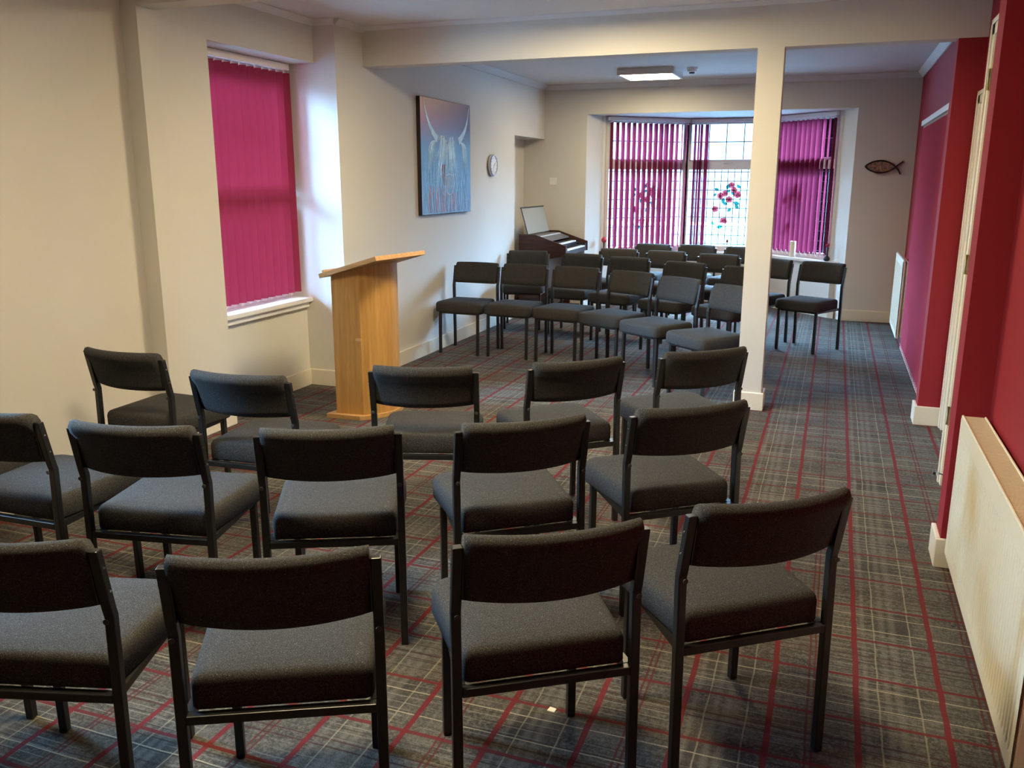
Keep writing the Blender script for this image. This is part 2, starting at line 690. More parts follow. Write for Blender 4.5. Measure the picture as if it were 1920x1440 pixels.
# small coving along the ceiling
def cove(bm, p0, p1, nrm, s=.045):
    """triangular strip from p0 to p1 (xy) on a wall whose inward normal is nrm"""
    a = Vector((p0[0], p0[1], ZC))
    c = Vector((p1[0], p1[1], ZC))
    n = Vector((nrm[0], nrm[1], 0))
    prof = [Vector((0, 0, 0)), n * s, n * s + Vector((0, 0, -.008)), n * .012 + Vector((0, 0, -s)), Vector((0, 0, -s))]
    A = [bm.verts.new(a + q) for q in prof]
    B = [bm.verts.new(c + q) for q in prof]
    for i in range(5):
        bm.faces.new((A[i], A[(i + 1) % 5], B[(i + 1) % 5], B[i]))
    bm.faces.new(A[::-1])
    bm.faces.new(B)


b = bmesh.new()
cove(b, (XP, 4.15), (XP, YR), (1, 0))
cove(b, (XP, YR), (XL, YR), (0, -1))
cove(b, (XL, YR), (XL, YB), (1, 0))
cove(b, (XL, YB), (XD, YB), (0, -1), .03)
struct('trim_1', b, CEIL)
b = bmesh.new()
cove(b, (XL, YB2), (XL, YF), (1, 0), .06)
cove(b, (XL, YF), (XW, YF), (0, -1), .06)
cove(b, (XW, YB2), (XW, YF), (-1, 0), .06)
struct('trim_2', b, CEIL)

# window sills
b = bmesh.new()
box(b, -4.13, -3.845, 4.70, YR, .68, .715)
box(b, XR, -3.875, 4.71, YR - .01, .635, .68)
struct('window_1_sill', b, UPVC, bevel=.006)
b = bmesh.new()
prism(b, [(-2.93, 10.97), (-2.86, 10.995), (-1.88, 11.935), (-.98, 11.935), (0, 10.995), (.08, 10.97), (.10, 11.09), (0.0, 11.22), (-.90, 12.13), (-1.96, 12.13), (-2.86, 11.22), (-2.96, 11.09)], .64, .675)
struct('window_2_sill', b, UPVC, bevel=.006)


# ------------------------------------------------------------------ windows
def disc(bm, cx, cz, r, y, n=14, wob=.12, rx=1, rot=0):
    pts = []
    for k in range(n):
        a = 2 * PI * k / n
        rr = r * (1 + wob * math.sin(5 * a + cx * 40))
        px, pz = rr * rx * math.cos(a), rr * math.sin(a)
        pts.append((cx + px * math.cos(rot) - pz * math.sin(rot), cz + px * math.sin(rot) + pz * math.cos(rot)))
    prism(bm, pts, y, y + .003, axis='y')


def leafshape(bm, cx, cz, L, ang, y):
    pts = []
    for s in (-1, 1):
        for k in range(6):
            u = k / 6 if s < 0 else 1 - k / 6
            w = math.sin(PI * u) * L * .30 * s
            pts.append((cx + (u - .5) * L * math.cos(ang) - w * math.sin(ang), cz + (u - .5) * L * math.sin(ang) + w * math.cos(ang)))
    prism(bm, pts, y, y + .003, axis='y')


def window_section(name, P0, P1, z0, z1, ztr, cols_top, cols_low, row_low, motif=None, handle=False, rows_top=2, f=.055, th=.055):
    """local frame: x along P0->P1 (left to right seen from inside), y outward, z up"""
    d = Vector((P1[0] - P0[0], P1[1] - P0[1], 0))
    L = d.length
    ang = math.atan2(d.y, d.x)
    root = bpy.data.objects.new(name, None)
    C.objects.link(root)
    root.location = (P0[0], P0[1], 0)
    root.rotation_euler = (0, 0, ang)
    root['kind'] = 'structure'
    b = bmesh.new()
    box(b, 0, f, -.03, .05, z0, z1)
    box(b, L - f, L, -.03, .05, z0, z1)
    box(b, f, L - f, -.03, .05, z0, z0 + .07)
    box(b, f, L - f, -.03, .05, z1 - f, z1)
    box(b, f, L - f, -.03, .05, ztr - th, ztr + th)
    # opening light
    g = .022
    for x0, x1, a, c in ((f, f + g, ztr + .055, z1 - .055), (L - f - g, L - f, ztr + .055, z1 - .055)):
        box(b, x0, x1, -.045, .03, a, c)
    box(b, f, L - f, -.045, .03, z1 - .055 - g, z1 - .055)
    box(b, f, L - f, -.045, .03, ztr + .055, ztr + .055 + g)
    obj('window_frame', b, UPVC, root, bevel=.004)
    b = bmesh.new()
    box(b, f, L - f, .004, .010, z0 + .07, ztr - .055)
    box(b, f + g, L - f - g, .004, .010, ztr + .055 + g, z1 - .055 - g)
    obj('glass', b, GLASS, root)
    b = bmesh.new()
    xa, xb = f + g, L - f - g
    za, zb = ztr + .055 + g, z1 - .055 - g
    for k in range(1, cols_top):
        x = xa + (xb - xa) * k / cols_top
        box(b, x - .006, x + .006, -.002, .003, za, zb)
    for k in range(1, rows_top):
        z = za + (zb - za) * k / rows_top
        box(b, xa, xb, -.0021, .0029, z - .006, z + .006)
    xa, xb = f, L - f
    za, zb = z0 + .07, ztr - .055
    for k in range(1, cols_low):
        x = xa + (xb - xa) * k / cols_low
        box(b, x - .0048, x + .0048, -.002, .003, za, zb)
    z = zb - .03
    while z > za + .02:
        box(b, xa, xb, -.0021, .0029, z - .0048, z + .0048)
        z -= row_low
    obj('leading', b, LEAD, root)
    if handle:
        b = bmesh.new()
        box(b, L / 2 - .01, L / 2 + .02, -.055, -.045, ztr + .02, ztr + .05)
        box(b, L / 2 - .02, L / 2 + .10, -.072, -.055, ztr + .03, ztr + .046)
        obj('window_handle', b, PLASTIC, root, bevel=.004)
    if motif is not None:
        ox, sc = motif
        def U(px, pz):      # picture units of the rose drawing -> local metres
            return ox + (px - 600) * .000875 * sc, 1.599 - (pz - 320) * .000880
        b = bmesh.new()
        for px, pz, r in ((695, 375, 46), (735, 450, 46), (790, 515, 54), (535, 535, 50), (602, 500, 46), (670, 590, 50), (465, 735, 48), (600, 918, 58)):
            x, z = U(px, pz)
            disc(b, x, z, r * .00088, -.006)
        obj('rose_petals', b, ROSE, root)
        b = bmesh.new()
        for px, pz, r in ((695, 375, 16), (735, 455, 14), (795, 520, 20), (532, 540, 18), (605, 500, 14), (672, 592, 18), (462, 735, 16), (604, 915, 22)):
            x, z = U(px, pz)
            for q in range(3):
                a = q * 2.1 + px
                leafshape(b, x + math.cos(a) * r * .0007, z + math.sin(a) * r * .0007, r * .0016, a + 1.2, -.009)
        obj('rose_petal_folds', b, ROSED, root)
        b = bmesh.new()
        for px, pz, L_, a in ((475, 440, 80, -.4), (640, 400, 90, 1.2), (655, 465, 70, .5), (580, 605, 90, 1.4), (612, 650, 85, -.3), (780, 645, 100, -.3),
                              (790, 695, 90, -.9), (680, 745, 80, .8), (720, 500, 70, -.7), (440, 955, 75, -.6), (550, 1000, 100, .25), (800, 395, 80, -.8), (455, 520, 60, .9)):
            x, z = U(px, pz)
            leafshape(b, x, z, L_ * .00088, a, -.0065)
        obj('rose_leaves', b, LEAF, root)
        b = bmesh.new()
        for pts in (((720, 620), (600, 730), (510, 810), (460, 880), (455, 950), (500, 1040), (590, 1120)), ((640, 700), (590, 770), (500, 830)), ((630, 320), (690, 440), (800, 400))):
            tube(b, [(U(*q)[0], -.006, U(*q)[1]) for q in pts], .0022, 6)
        obj('rose_stem', b, LEAD, root)
    return root


window_section('window_1', (-4.07, 4.70), (-4.07, YR), .715, ZS, 1.52, 4, 10, .119, f=.10, th=.022)
window_section('window_5', (-4.07, 1.85), (-4.07, 2.50), 1.08, 2.25, 1.7, 2, 6, .119)
w = window_section('window_2', G[0], G[1], .675, ZBAY, 1.806, 4, 11, .119, (.60, 1.0))
w = window_section('window_3', G[1], G[2], .675, ZBAY, 1.806, 4, 11, .119, (.545, 1.0), True)
w = window_section('window_4', G[2], G[3], .675, ZBAY, 1.806, 4, 11, .119, (.60, 1.0))
# corner posts of the bay
b = bmesh.new()
for gx, gy in (G[1], G[2]):
    box(b, gx - .035, gx + .035, gy - .03, gy + .08, .675, ZBAY)
for gx, gy in (G[0], G[3]):
    box(b, gx - .03, gx + .03, gy - .08, gy + .04, .675, ZBAY)
struct('window_3_post', b, UPVC)


# ------------------------------------------------------------------ vertical blinds
def slat_mesh(bm, w_, z0, z1, point=0):
    n = 6
    th = .0012
    A = []
    for k in range(n + 1):
        u = -w_ / 2 + w_ * k / n
        A.append((u, .010 * (1 - (2 * u / w_) ** 2)))
    pts = A + [(u, v + th) for u, v in reversed(A)]
    prism(bm, pts, z0, z1)


def blind(name, label, P0, P1, ztop, zbot, pitch, angs, mat, rail_h=.045, offs=None, chain=True, wslat=.089, group=None):
    d = Vector((P1[0] - P0[0], P1[1] - P0[1], 0))
    L = d.length
    root = thing(name, label, 'blind', (P0[0], P0[1], zbot), math.atan2(d.y, d.x), group)
    H = ztop - zbot
    b = bmesh.new()
    box(b, 0, L, -.022, .022, H - rail_h, H)
    for k in range(len(angs)):
        x = (offs[k] if offs else wslat / 2 + k * pitch)
        box(b, x - .004, x + .004, -.004, .004, H - rail_h - .016, H - rail_h)
        box(b, x - .016, x + .016, -.006, .006, H - rail_h - .026, H - rail_h - .014)
    obj('headrail', b, CHAIN, root, bevel=.002)
    zb = .04
    bm0 = bmesh.new()
    slat_mesh(bm0, wslat, zb, H - rail_h - .022)
    o = obj('slat', bm0, mat, root, smooth=False)
    for k, a in enumerate(angs):
        x = (offs[k] if offs else wslat / 2 + k * pitch)
        s = o if k == 0 else o.copy()
        if k:
            C.objects.link(s)
            s.parent = root
        s.location = (x, 0, 0)
        s.rotation_euler = (0, 0, math.radians(a))
    if chain:
        b = bmesh.new()
        for k in range(len(angs) - 1):
            x0 = (offs[k] if offs else wslat / 2 + k * pitch)
            x1 = (offs[k + 1] if offs else wslat / 2 + (k + 1) * pitch)
            for side in (-.010,):
                pts = []
                for q in range(7):
                    u = q / 6
                    pts.append((x0 + (x1 - x0) * u, side, zb + .026 - .050 * math.sin(PI * u) ** .8))
                tube(b, pts, .0034, 6)
        for k in range(len(angs)):
            x = (offs[k] if offs else wslat / 2 + k * pitch)
            box(b, x - .010, x + .010, -.012, -.008, zb + .006, zb + .022)
        obj('bead_chain', b, CHAIN, root)
    return root


# near window
n1 = 14
blind('vertical_blind', 'closed deep pink vertical blind in the tall recessed window behind the lectern', (-3.955, YR - .035), (-3.955, 4.712),
      ZS - .005, .722, .0865, [-52 + (k_ * 7 % 5 - 2) for k_ in range(n1)], BLINDL)
# bay left, slats turned half open
LA = [(-2.79, 11.19), (-1.92, 12.06)]
blind('vertical_blind', 'half open pink vertical blind on the left pane of the bay window', LA[0], LA[1], ZBAY - .012, .69, .0835,
      [84, 88, 90, 92, 90, 91, 89, 90, 91, 94, 92, 92, 80, 62, 50], BLIND)
# bay centre: slats drawn aside to the left
blind('vertical_blind', 'vertical blind drawn aside to a few slats on the middle pane of the bay', (-1.88, 12.07), (-.97, 12.07), ZBAY - .012, .69, .04,
      [-62, -68, -60, -50], BLIND, offs=[.05, .095, .13, .20], chain=False)
blind('vertical_blind', 'mostly closed purple-pink vertical blind on the right pane of the bay window', (-.94, 12.06), (-.06, 11.18), ZBAY - .012, .69, .0835,
      [90, 89, 91, 90, 92, 90, 88, 90, 91, 90, 90, 92] + [112, 122, 116], BLIND)
nr = 31
blind('vertical_blind', 'floor-length rose red vertical blind along the right wall past the pier', (.702, 9.12), (.702, 6.475), 2.15, .012, .0853, [172] * nr, BLINDR, wslat=.092)

# ------------------------------------------------------------------ right wall doors
def door_set(name, x, ya, yb, ztop, arch=.075, handle=False):
    """door in the right wall plane x, frame from ya (near) to yb (far)"""
    root = bpy.data.objects.new(name, None)
    C.objects.link(root)
    root['kind'] = 'structure'
    root.location = (x, yb, 0)
    b = bmesh.new()
    L = ya - yb
    for p, q in ((0, -.022), (-.0, -.014)):
        pass
    box(b, -.022, 0, -arch, 0, 0, ztop)
    box(b, -.022, 0, L, L + arch, 0, ztop)
    box(b, -.022, 0, L, 0, ztop - arch, ztop)
    box(b, -.030, -.022, -arch * .35, 0, 0, ztop)
    box(b, -.030, -.022, L, L + arch * .35, 0, ztop)
    box(b, -.030, -.022, L, 0, ztop - arch * .35, ztop)
    obj('architrave', b, TRIM, root, bevel=.003)
    b = bmesh.new()
    box(b, -.012, 0, L + arch, -arch, .008, ztop - arch)
    obj('door_leaf', b, TRIM, root, bevel=.003)
    return root


door_set('door_1', XD, 5.30, 6.268, 2.157)
d2 = door_set('door_2', XE, 4.07, 5.085, 2.392)
for z in (2.107, 1.204, .398):
    b = bmesh.new()
    box(b, -.020, -.012, -.098, -.082, z - .05, z + .05)
    tube(b, [(-.024, -.080, z - .05), (-.024, -.080, z + .05)], .006, 8)
    obj('hinge', b, BRASS, d2)
b = bmesh.new()
tube(b, [(-.012, -.18, .10), (-.06, -.18, .10)], .014, 12)
tube(b, [(-.06, -.18, .10), (-.075, -.18, .10)], .018, 12)
obj('door_stop', b, STEEL, d2, smooth=False)

# ------------------------------------------------------------------ radiators
def radiator(label, x0, x1, ya, yb, z0, z1, grille=True, pitch=.0333):
    """panel radiator on the right wall: front face at x0, back at x1, from ya (near) to yb (far)"""
    root = thing('radiator', label, 'radiator', (x1, yb, 0))
    X = lambda v: v - x1
    Y = lambda v: v - yb
    # front panel with pressed vertical ribs
    b = bmesh.new()
    n = int((yb - ya - .05) / pitch)
    rows = []
    ys, xs = [ya], [x0]
    y = ya + .025
    for k in range(n):
        for f_, dx in ((0, 0), (.30, 0), (.42, .004), (.78, .004), (.90, 0)):
            ys.append(y + f_ * pitch)
            xs.append(x0 + dx)
        y += pitch
    ys.append(yb)
    xs.append(x0)
    zz = [(z0 + .0, 0), (z0 + .045, 0), (z0 + .06, 1), (z1 - .085, 1), (z1 - .07, 0), (z1 - .01, 0)]
    grid = []
    for z, k in zz:
        grid.append([b.verts.new((X(x0 + (xx - x0) * k), Y(yy), z)) for xx, yy in zip(xs, ys)])
    for i in range(len(grid) - 1):
        for j in range(len(ys) - 1):
            b.faces.new((grid[i][j], grid[i][j + 1], grid[i + 1][j + 1], grid[i + 1][j]))
    # returns of the pressed panel
    box(b, X(x0 + .008), X(x0 + .022), Y(ya + .001), Y(yb - .001), z0 + .002, z1 - .012)
    obj('front_panel', b, RADM, root)
    b = bmesh.new()
    box(b, X(x1 - .03), X(x1 - .012), Y(ya + .01), Y(yb - .01), z0 + .01, z1 - .02)
    obj('back_panel', b, RADM, root, bevel=.003)
    # convector fins between the panels
    b = bmesh.new()
    y = ya + .05
    while y < yb - .05:
        box(b, X(x0 + .022), X(x1 - .03), Y(y), Y(y + .002), z0 + .03, z1 - .04)
        y += .03
    obj('convector_fins', b, RADM, root)
    b = bmesh.new()
    if grille:
        box(b, X(x0 + .001), X(x0 + .010), Y(ya), Y(yb), z1 - .018, z1 + .002)
        box(b, X(x1 - .016), X(x1 - .008), Y(ya), Y(yb), z1 - .018, z1 + .002)
        obj('top_rim', b, RADM, root, bevel=.003)
        b = bmesh.new()
        y = ya + .004
        while y < yb - .006:
            box(b, X(x0 + .010), X(x1 - .016), Y(y), Y(y + .0065), z1 - .012, z1 - .002)
            y += .0105
        for yy in (ya + .4, ya + .98):
            box(b, X(x0 + .010), X(x1 - .016), Y(yy), Y(yy + .012), z1 - .012, z1 - .0015)
        obj('top_grille', b, RADG, root)
    else:
        box(b, X(x0 + .001), X(x0 + .02), Y(ya), Y(yb), z1 - .018, z1)
        obj('top_rim', b, RADM, root, bevel=.003)
    b = bmesh.new()
    for yy in (ya, yb - .004):
        box(b, X(x0 + .012), X(x1 - .014), Y(yy), Y(yy + .004), z0 + .01, z1 - .004)
    obj('side_panel', b, RADM, root, bevel=.001) if grille else b.free()
    # wall brackets and feet
    b = bmesh.new()
    for yy in (ya + .15, yb - .18):
        box(b, X(x1 - .012), X(x1 + (.660 - x1 if x1 < .67 else XW - .002 - x1)), Y(yy), Y(yy + .03), z0 + .05, z1 - .06)
    obj('wall_bracket', b, RADM, root)
    return root


radiator('long cream panel radiator with top grille under the red wall in the near right corner', .552, .652, 2.33, 3.845, .085, .690)
r2 = radiator('tall cream panel radiator on the far right wall beside the rose red blind', .652, .722, 9.19, 10.26, .10, .866, grille=False)
b = bmesh.new()
tube(b, [(-.035, .14, 0), (-.035, .14, .12), (-.035, .06, .16), (-.035, .0, .16)], .008, 8)
tube(b, [(-.01, .22, 0), (-.01, .22, .22)], .008, 8)
obj('copper_pipe', b, COPPER, r2)
b = bmesh.new()
tube(b, [(-.035, .14, .11), (-.035, .14, .17)], .016, 10)
obj('radiator_valve', b, BLACKP, r2)

# ------------------------------------------------------------------ chairs
def chair_proto():
    t_ = thing('stacking_chair', '', 'chair')
    W2 = .2325
    # seat cushion: rounded slab, slightly wider in front
    b = bmesh.new()
    prof = []
    def corner(cx, cy, r, a0, a1, n=5):
        return [(cx + r * math.cos(a0 + (a1 - a0) * k / n), cy + r * math.sin(a0 + (a1 - a0) * k / n)) for k in range(n + 1)]
    wb, wf = .214, .236
    yb_, yf_ = .018, .452
    outline = corner(wf - .06, yf_ - .06, .06, 0, PI / 2) + corner(-wf + .06, yf_ - .06, .06, PI / 2, PI) \
        + corner(-wb + .02, yb_ + .02, .02, PI, 1.5 * PI) + corner(wb - .02, yb_ + .02, .02, 1.5 * PI, 2 * PI)
    layers = [(.408, .985), (.414, 1.0), (.470, 1.0), (.484, .985), (.493, .955), (.498, .90)]
    cy = (yb_ + yf_) / 2
    rings = []
    for z, s in layers:
        rings.append([b.verts.new((x * s, cy + (y - cy) * s, z)) for x, y in outline])
    n = len(outline)
    for i in range(len(rings) - 1):
        for k in range(n):
            b.faces.new((rings[i][k], rings[i][(k + 1) % n], rings[i + 1][(k + 1) % n], rings[i + 1][k]))
    b.faces.new(rings[0][::-1])
    # domed top
    for s, z in ((.6, .502), (.25, .504)):
        ring = [b.verts.new((x * s, cy + (y - cy) * s, z)) for x, y in outline]
        for k in range(n):
            b.faces.new((rings[-1][k], rings[-1][(k + 1) % n], ring[(k + 1) % n], ring[k]))
        rings.append(ring)
    b.faces.new(rings[-1])
    obj('seat', b, FABRIC, t_, smooth=True)
    # back pad: curved shell, concave to the sitter
    b = bmesh.new()
    nx = 18
    hw = W2 - .0145
    def secpt(u, q):
        # section (y, z) of the pad: q runs round the pad
        bow = .046 * (1 - u * u)
        lo = .640 - .006 * (1 - u * u)
        sec = [(-.004, lo + .004), (.010, lo - .001), (.024, lo + .006), (.026, lo + .05), (.024, lo + .10), (.020, .800), (.012, .822), (-.006, .834), (-.024, .832), (-.038, .816), (-.036, .792), (-.016, .762), (-.008, lo + .03)]
        y, z = sec[q]
        lean = -.055 * (z - .62) / .2
        return y * 1.12 + .014 - bow + lean * .8, z
    rings = []
    for i in range(nx + 1):
        u = -1 + 2 * i / nx
        e = 1 if 0 < i < nx else .9
        cyz = [secpt(u, q) for q in range(13)]
        my = sum(p[0] for p in cyz) / 13
        mz = sum(p[1] for p in cyz) / 13
        rings.append([b.verts.new((u * hw, my + (p[0] - my) * e, mz + (p[1] - mz) * (e if e == 1 else .98))) for p in cyz])
    for i in range(nx):
        for k in range(13):
            b.faces.new((rings[i][k], rings[i][(k + 1) % 13], rings[i + 1][(k + 1) % 13], rings[i + 1][k]))
    b.faces.new(rings[0][::-1])
    b.faces.new(rings[-1])
    obj('backrest', b, FABRIC, t_, smooth=True)
    # legs
    for s in (-1, 1):
        b = bmesh.new()
        x = s * W2
        sweep_square(b, [(x, 0, 0), (x, .006, .40), (x, .010, .615), (x, .004, .635), (x, -.030, .80)], .025, .025)
        obj('leg', b, BLACKM, t_, bevel=.003)
        b = bmesh.new()
        sweep_square(b, [(s * .1945, .406, 0), (s * .1945, .400, .405)], .025, .025)
        obj('leg', b, BLACKM, t_, bevel=.003)
    b = bmesh.new()
    box(b, -W2 + .0125, W2 - .0125, -.006, .018, .384, .407)
    obj('rear_rail', b, BLACKM, t_, bevel=.002)
    b = bmesh.new()
    box(b, -.182, .182, .388, .412, .386, .4075)
    for s in (-1, 1):
        vs = box(b, -.0115, .0115, .018, .39, .386, .4075)
        for v in vs:
            f_ = (v.co.y - .018) / .372
            v.co.x += s * (W2 - .013 + (.192 - W2 + .013) * f_)
    obj('seat_frame', b, BLACKM, t_)
    for s in (-1, 1):
        b = bmesh.new()
        box(b, min(s * (W2 - .030), s * (W2 - .010)), max(s * (W2 - .030), s * (W2 - .010)), -.036, -.018, .79, .797)
        prism(b, [(.000, .655), (-.026, .79), (-.040, .79), (-.016, .655)], s * (W2 - .0135) - .0015, s * (W2 - .0135) + .0015, axis='x')
        obj('back_bracket', b, BLACKM, t_)
    for s in (-1, 1):
        for z in (.751, .686):
            b = bmesh.new()
            yy = .004 - .034 * (z - .635) / .165
            tube(b, [(s * (W2 + .0115), yy, z), (s * (W2 + .0155), yy, z)], [.0055, .0035], 10)
            obj('screw', b, CHROME, t_)
        b = bmesh.new()
        lathe(b, [(.0075, 0), (.007, .0012), (.003, .0018)], 12, Matrix.Translation((s * W2, -.0165, .610)) @ Matrix.Rotation(PI / 2, 4, 'X'))
        obj('frame_plug', b, PLUG, t_)
    return t_


P0 = chair_proto()
first = [True]


def chair(x, y, deg, label, group):
    if first[0]:
        o = P0
        o.location = (x, y, 0)
        o.rotation_euler = (0, 0, math.radians(deg))
        first[0] = False
    else:
        o = dup(P0, (x, y, 0), math.radians(deg))
    o['label'] = label
    o['group'] = group
    return o


NG = 'charcoal chairs in the near seating facing the lectern'
FG = 'charcoal chairs in the far seating facing the lectern'
CH = [
    (-.113, 2.258, 36.9, 'charcoal chair nearest the long radiator, right end of the nearest row', NG),
    (-.587, 1.866, 33.9, 'charcoal chair second from the right end of the nearest row', NG),
    (-1.135, 1.519, 27.1, 'charcoal chair third from the right in the nearest row, straight back seen from behind', NG),
    (-1.770, 1.368, 15.9, 'charcoal chair cut by the left edge of the photo in the nearest row', NG),
    (-2.357, 1.292, 8.0, 'charcoal chair almost out of frame at lower left, only a leg showing', NG),
    (-.458, 3.131, 37.9, 'charcoal chair at the right end of the middle near row, beside the aisle', NG),
    (-.969, 2.735, 37.2, 'charcoal chair second from the aisle in the middle near row', NG),
    (-1.543, 2.417, 25.0, 'charcoal chair third from the aisle in the middle near row', NG),
    (-2.177, 2.229, 10.7, 'charcoal chair fourth from the aisle in the middle near row', NG),
    (-2.795, 2.191, 1.2, 'charcoal chair at the left edge of the photo in the middle near row', NG),
    (-3.42, 2.24, -5.0, 'charcoal chair mostly outside the left edge, only a seat corner showing', NG),
    (-.560, 4.205, 40.1, 'charcoal chair next to the white pillar in the front near row', NG),
    (-1.072, 3.758, 41.4, 'charcoal chair second from the pillar in the front near row', NG),
    (-1.662, 3.396, 18.3, 'charcoal chair right in front of the lectern base in the front near row', NG),
    (-2.326, 2.997, 3.8, 'charcoal chair left of the lectern, below the deep pink blind', NG),
    (-3.152, 3.211, -1.8, 'charcoal chair closest to the cream left wall in the front near row', NG),
    (-3.248, 7.831, 178.1, 'charcoal chair facing us nearest the left wall in the far group front row', FG),
    (-2.746, 7.820, 176.6, 'charcoal chair facing us, second from the left in the far group front row', FG),
    (-2.215, 7.741, 170.9, 'charcoal chair facing us, third from the left in the far group front row', FG),
    (-1.655, 7.526, 154.0, 'charcoal chair facing us, fourth from the left in the far group front row', FG),
    (-1.176, 7.185, 144.4, 'charcoal chair facing us, second left of the pillar in the far group front row', FG),
    (-.697, 6.757, 138.7, 'charcoal chair facing us just left of the pillar, right end of the far front row', FG),
    (-3.245, 9.360, 190.6, 'charcoal chair in front of the organ in the second far row', FG),
    (-2.555, 9.161, 171.0, 'charcoal chair just right of the organ in the second far row', FG),
    (-1.990, 8.939, 165.6, 'charcoal chair third from the left in the second far row', FG),
    (-1.353, 8.575, 156.7, 'charcoal chair fourth from the left in the second far row', FG),
    (-.765, 8.274, 149.0, 'charcoal chair half hidden by the pillar in the second far row', FG),
    (-2.343, 9.977, 173.9, 'charcoal chair at the left end of the third far row, below the red flower', FG),
    (-1.771, 9.876, 169.4, 'charcoal chair in the middle of the third far row', FG),
    (-1.154, 9.639, 167.2, 'charcoal chair at the right end of the third far row, below the painted roses', FG),
    (-2.122, 10.914, 170.1, 'charcoal chair at the left of the back row inside the window bay', FG),
    (-1.574, 10.935, 171.9, 'charcoal chair in the middle of the back row inside the window bay', FG),
    (-1.012, 10.770, 160.4, 'charcoal chair at the right of the back row, behind the pillar edge', FG),
    (-.583, 9.290, 151.7, 'charcoal chair showing partly to the right of the pillar', FG),
    (-.085, 9.052, 152.9, 'charcoal chair standing apart in the open aisle right of the pillar', FG),
]
for c_ in CH:
    chair(*c_)

# ------------------------------------------------------------------ lectern
TH = -.14
lec = thing('lectern', 'oak veneer lectern with sloping reading top standing by the left wall', 'lectern', (-2.883, 5.255, 0), TH)


def arc(w0, w1, uf, bulge, n=10):
    pts = []
    for k in range(n + 1):
        v = w0 + (w1 - w0) * k / n
        q = (2 * k / n - 1)
        pts.append((uf + bulge * (1 - q * q), v))
    return pts


b = bmesh.new()
prism(b, [(-.320, -.255), (-.08, -.215)] + arc(-.215, .305, -.06, .115) + [(-.08, .305), (-.320, .345)], 0, .03)
obj('base', b, OAKX, lec, bevel=.002)
b = bmesh.new()
colp = [(-.262, -.212), (-.063, -.166)] + arc(-.166, .27, -.063, .105)[1:] + [(-.262, .315)]
inner = [(-.262, .297), (-.075, .252)] + [(u - .018, v) for u, v in reversed(arc(-.15, .252, -.063, .105)[1:-1])] + [(-.075, -.149), (-.262, -.194)]
vs = prism(b, colp + inner, .03, .9)
for v in b.verts:
    if v.co.z > .5:
        v.co.z = 1.118 + (v.co.x - .13) * .284 - .018
column = obj('column', b, OAK, lec)
b = bmesh.new()
prism(b, [(-.28, .965), (-.02, .965), (-.02, .95), (-.28, .95)], -.19, .28, axis='y') if False else None
box(b, -.245, -.06, -.175, .265, .55, .568)
obj('inner_shelf', b, OAKX, lec)
b = bmesh.new()
sl = math.atan(.136 / .478)
mt = Matrix.Translation((.171, 0, 1.138)) @ Matrix.Rotation(-sl, 4, 'Y')
box(b, -.495, 0, -.285, .285, -.024, .006, mt)
rtop = obj('reading_top', b, OAKX, lec, bevel=.002)
b = bmesh.new()
box(b, -.478, -.462, -.262, .262, .006, .024, mt)
obj('book_lip', b, OAKX, rtop, bevel=.002)

# ------------------------------------------------------------------ painting
def paint_mat():
    t = NT('painting_background')
    co = t.coord()
    sep = t.n('ShaderNodeSeparateXYZ', Vector=co)
    s_ = sep.outputs[1]
    z = sep.outputs[2]
    n1_ = t.noise(t.mapv(co, (1, 9, 2)), 1.5, 4, .6)
    zz = t.math('ADD', z, t.math('MULTIPLY', t.math('SUBTRACT', n1_, .5), .22))
    up_ = t.mix(t.rng(s_, 0, 1.1, 0, 1), (.52, .16, .11), (.13, .075, .15))
    mid = t.mix(t.rng(s_, 0, 1.1, 0, 1), (.36, .14, .24), (.08, .09, .22))
    low = t.mix(t.rng(s_, 0, 1.1, 0, 1), (.10, .24, .46), (.10, .28, .52))
    bot = t.mix(t.rng(n1_, .4, .6, 0, 1), (.10, .19, .36), (.20, .30, .46))
    c = t.mix(t.rng(zz, .62, .82, 0, 1), low, mid)
    c = t.mix(t.rng(zz, .80, 1.0, 0, 1), c, up_)
    c = t.mix(t.rng(zz, .05, .4, 1, 0), c, bot)
    t.pbr(c, .35, 0, .4)
    return t.m


PAINT = paint_mat()
PB1 = simple('paint_pale_blue', (.50, .72, .92), .4, var=.2, scale=15)
PB2 = simple('paint_mid_blue', (.16, .36, .62), .4, var=.2, scale=15)
PB3 = simple('paint_coral', (.55, .20, .20), .4, var=.25, scale=15)
PB4 = simple('paint_cream', (.62, .52, .42), .4, var=.2, scale=15)
CANV = simple('canvas_dark_edge', (.022, .014, .016), .6, var=.2)
pw, ph = 1.135, 1.035
pic = thing('painting', 'canvas painting of a long-horned shaggy cow in blue and coral on the left wall', 'painting', (XL + .001, 7.213, 1.305))
b = bmesh.new()
box(b, 0, .038, 0, pw, 0, ph)
obj('canvas', b, CANV, pic, bevel=.002)
b = bmesh.new()
box(b, .038, .0395, .003, pw - .003, .003, ph - .003)
obj('painted_face', b, PAINT, pic)


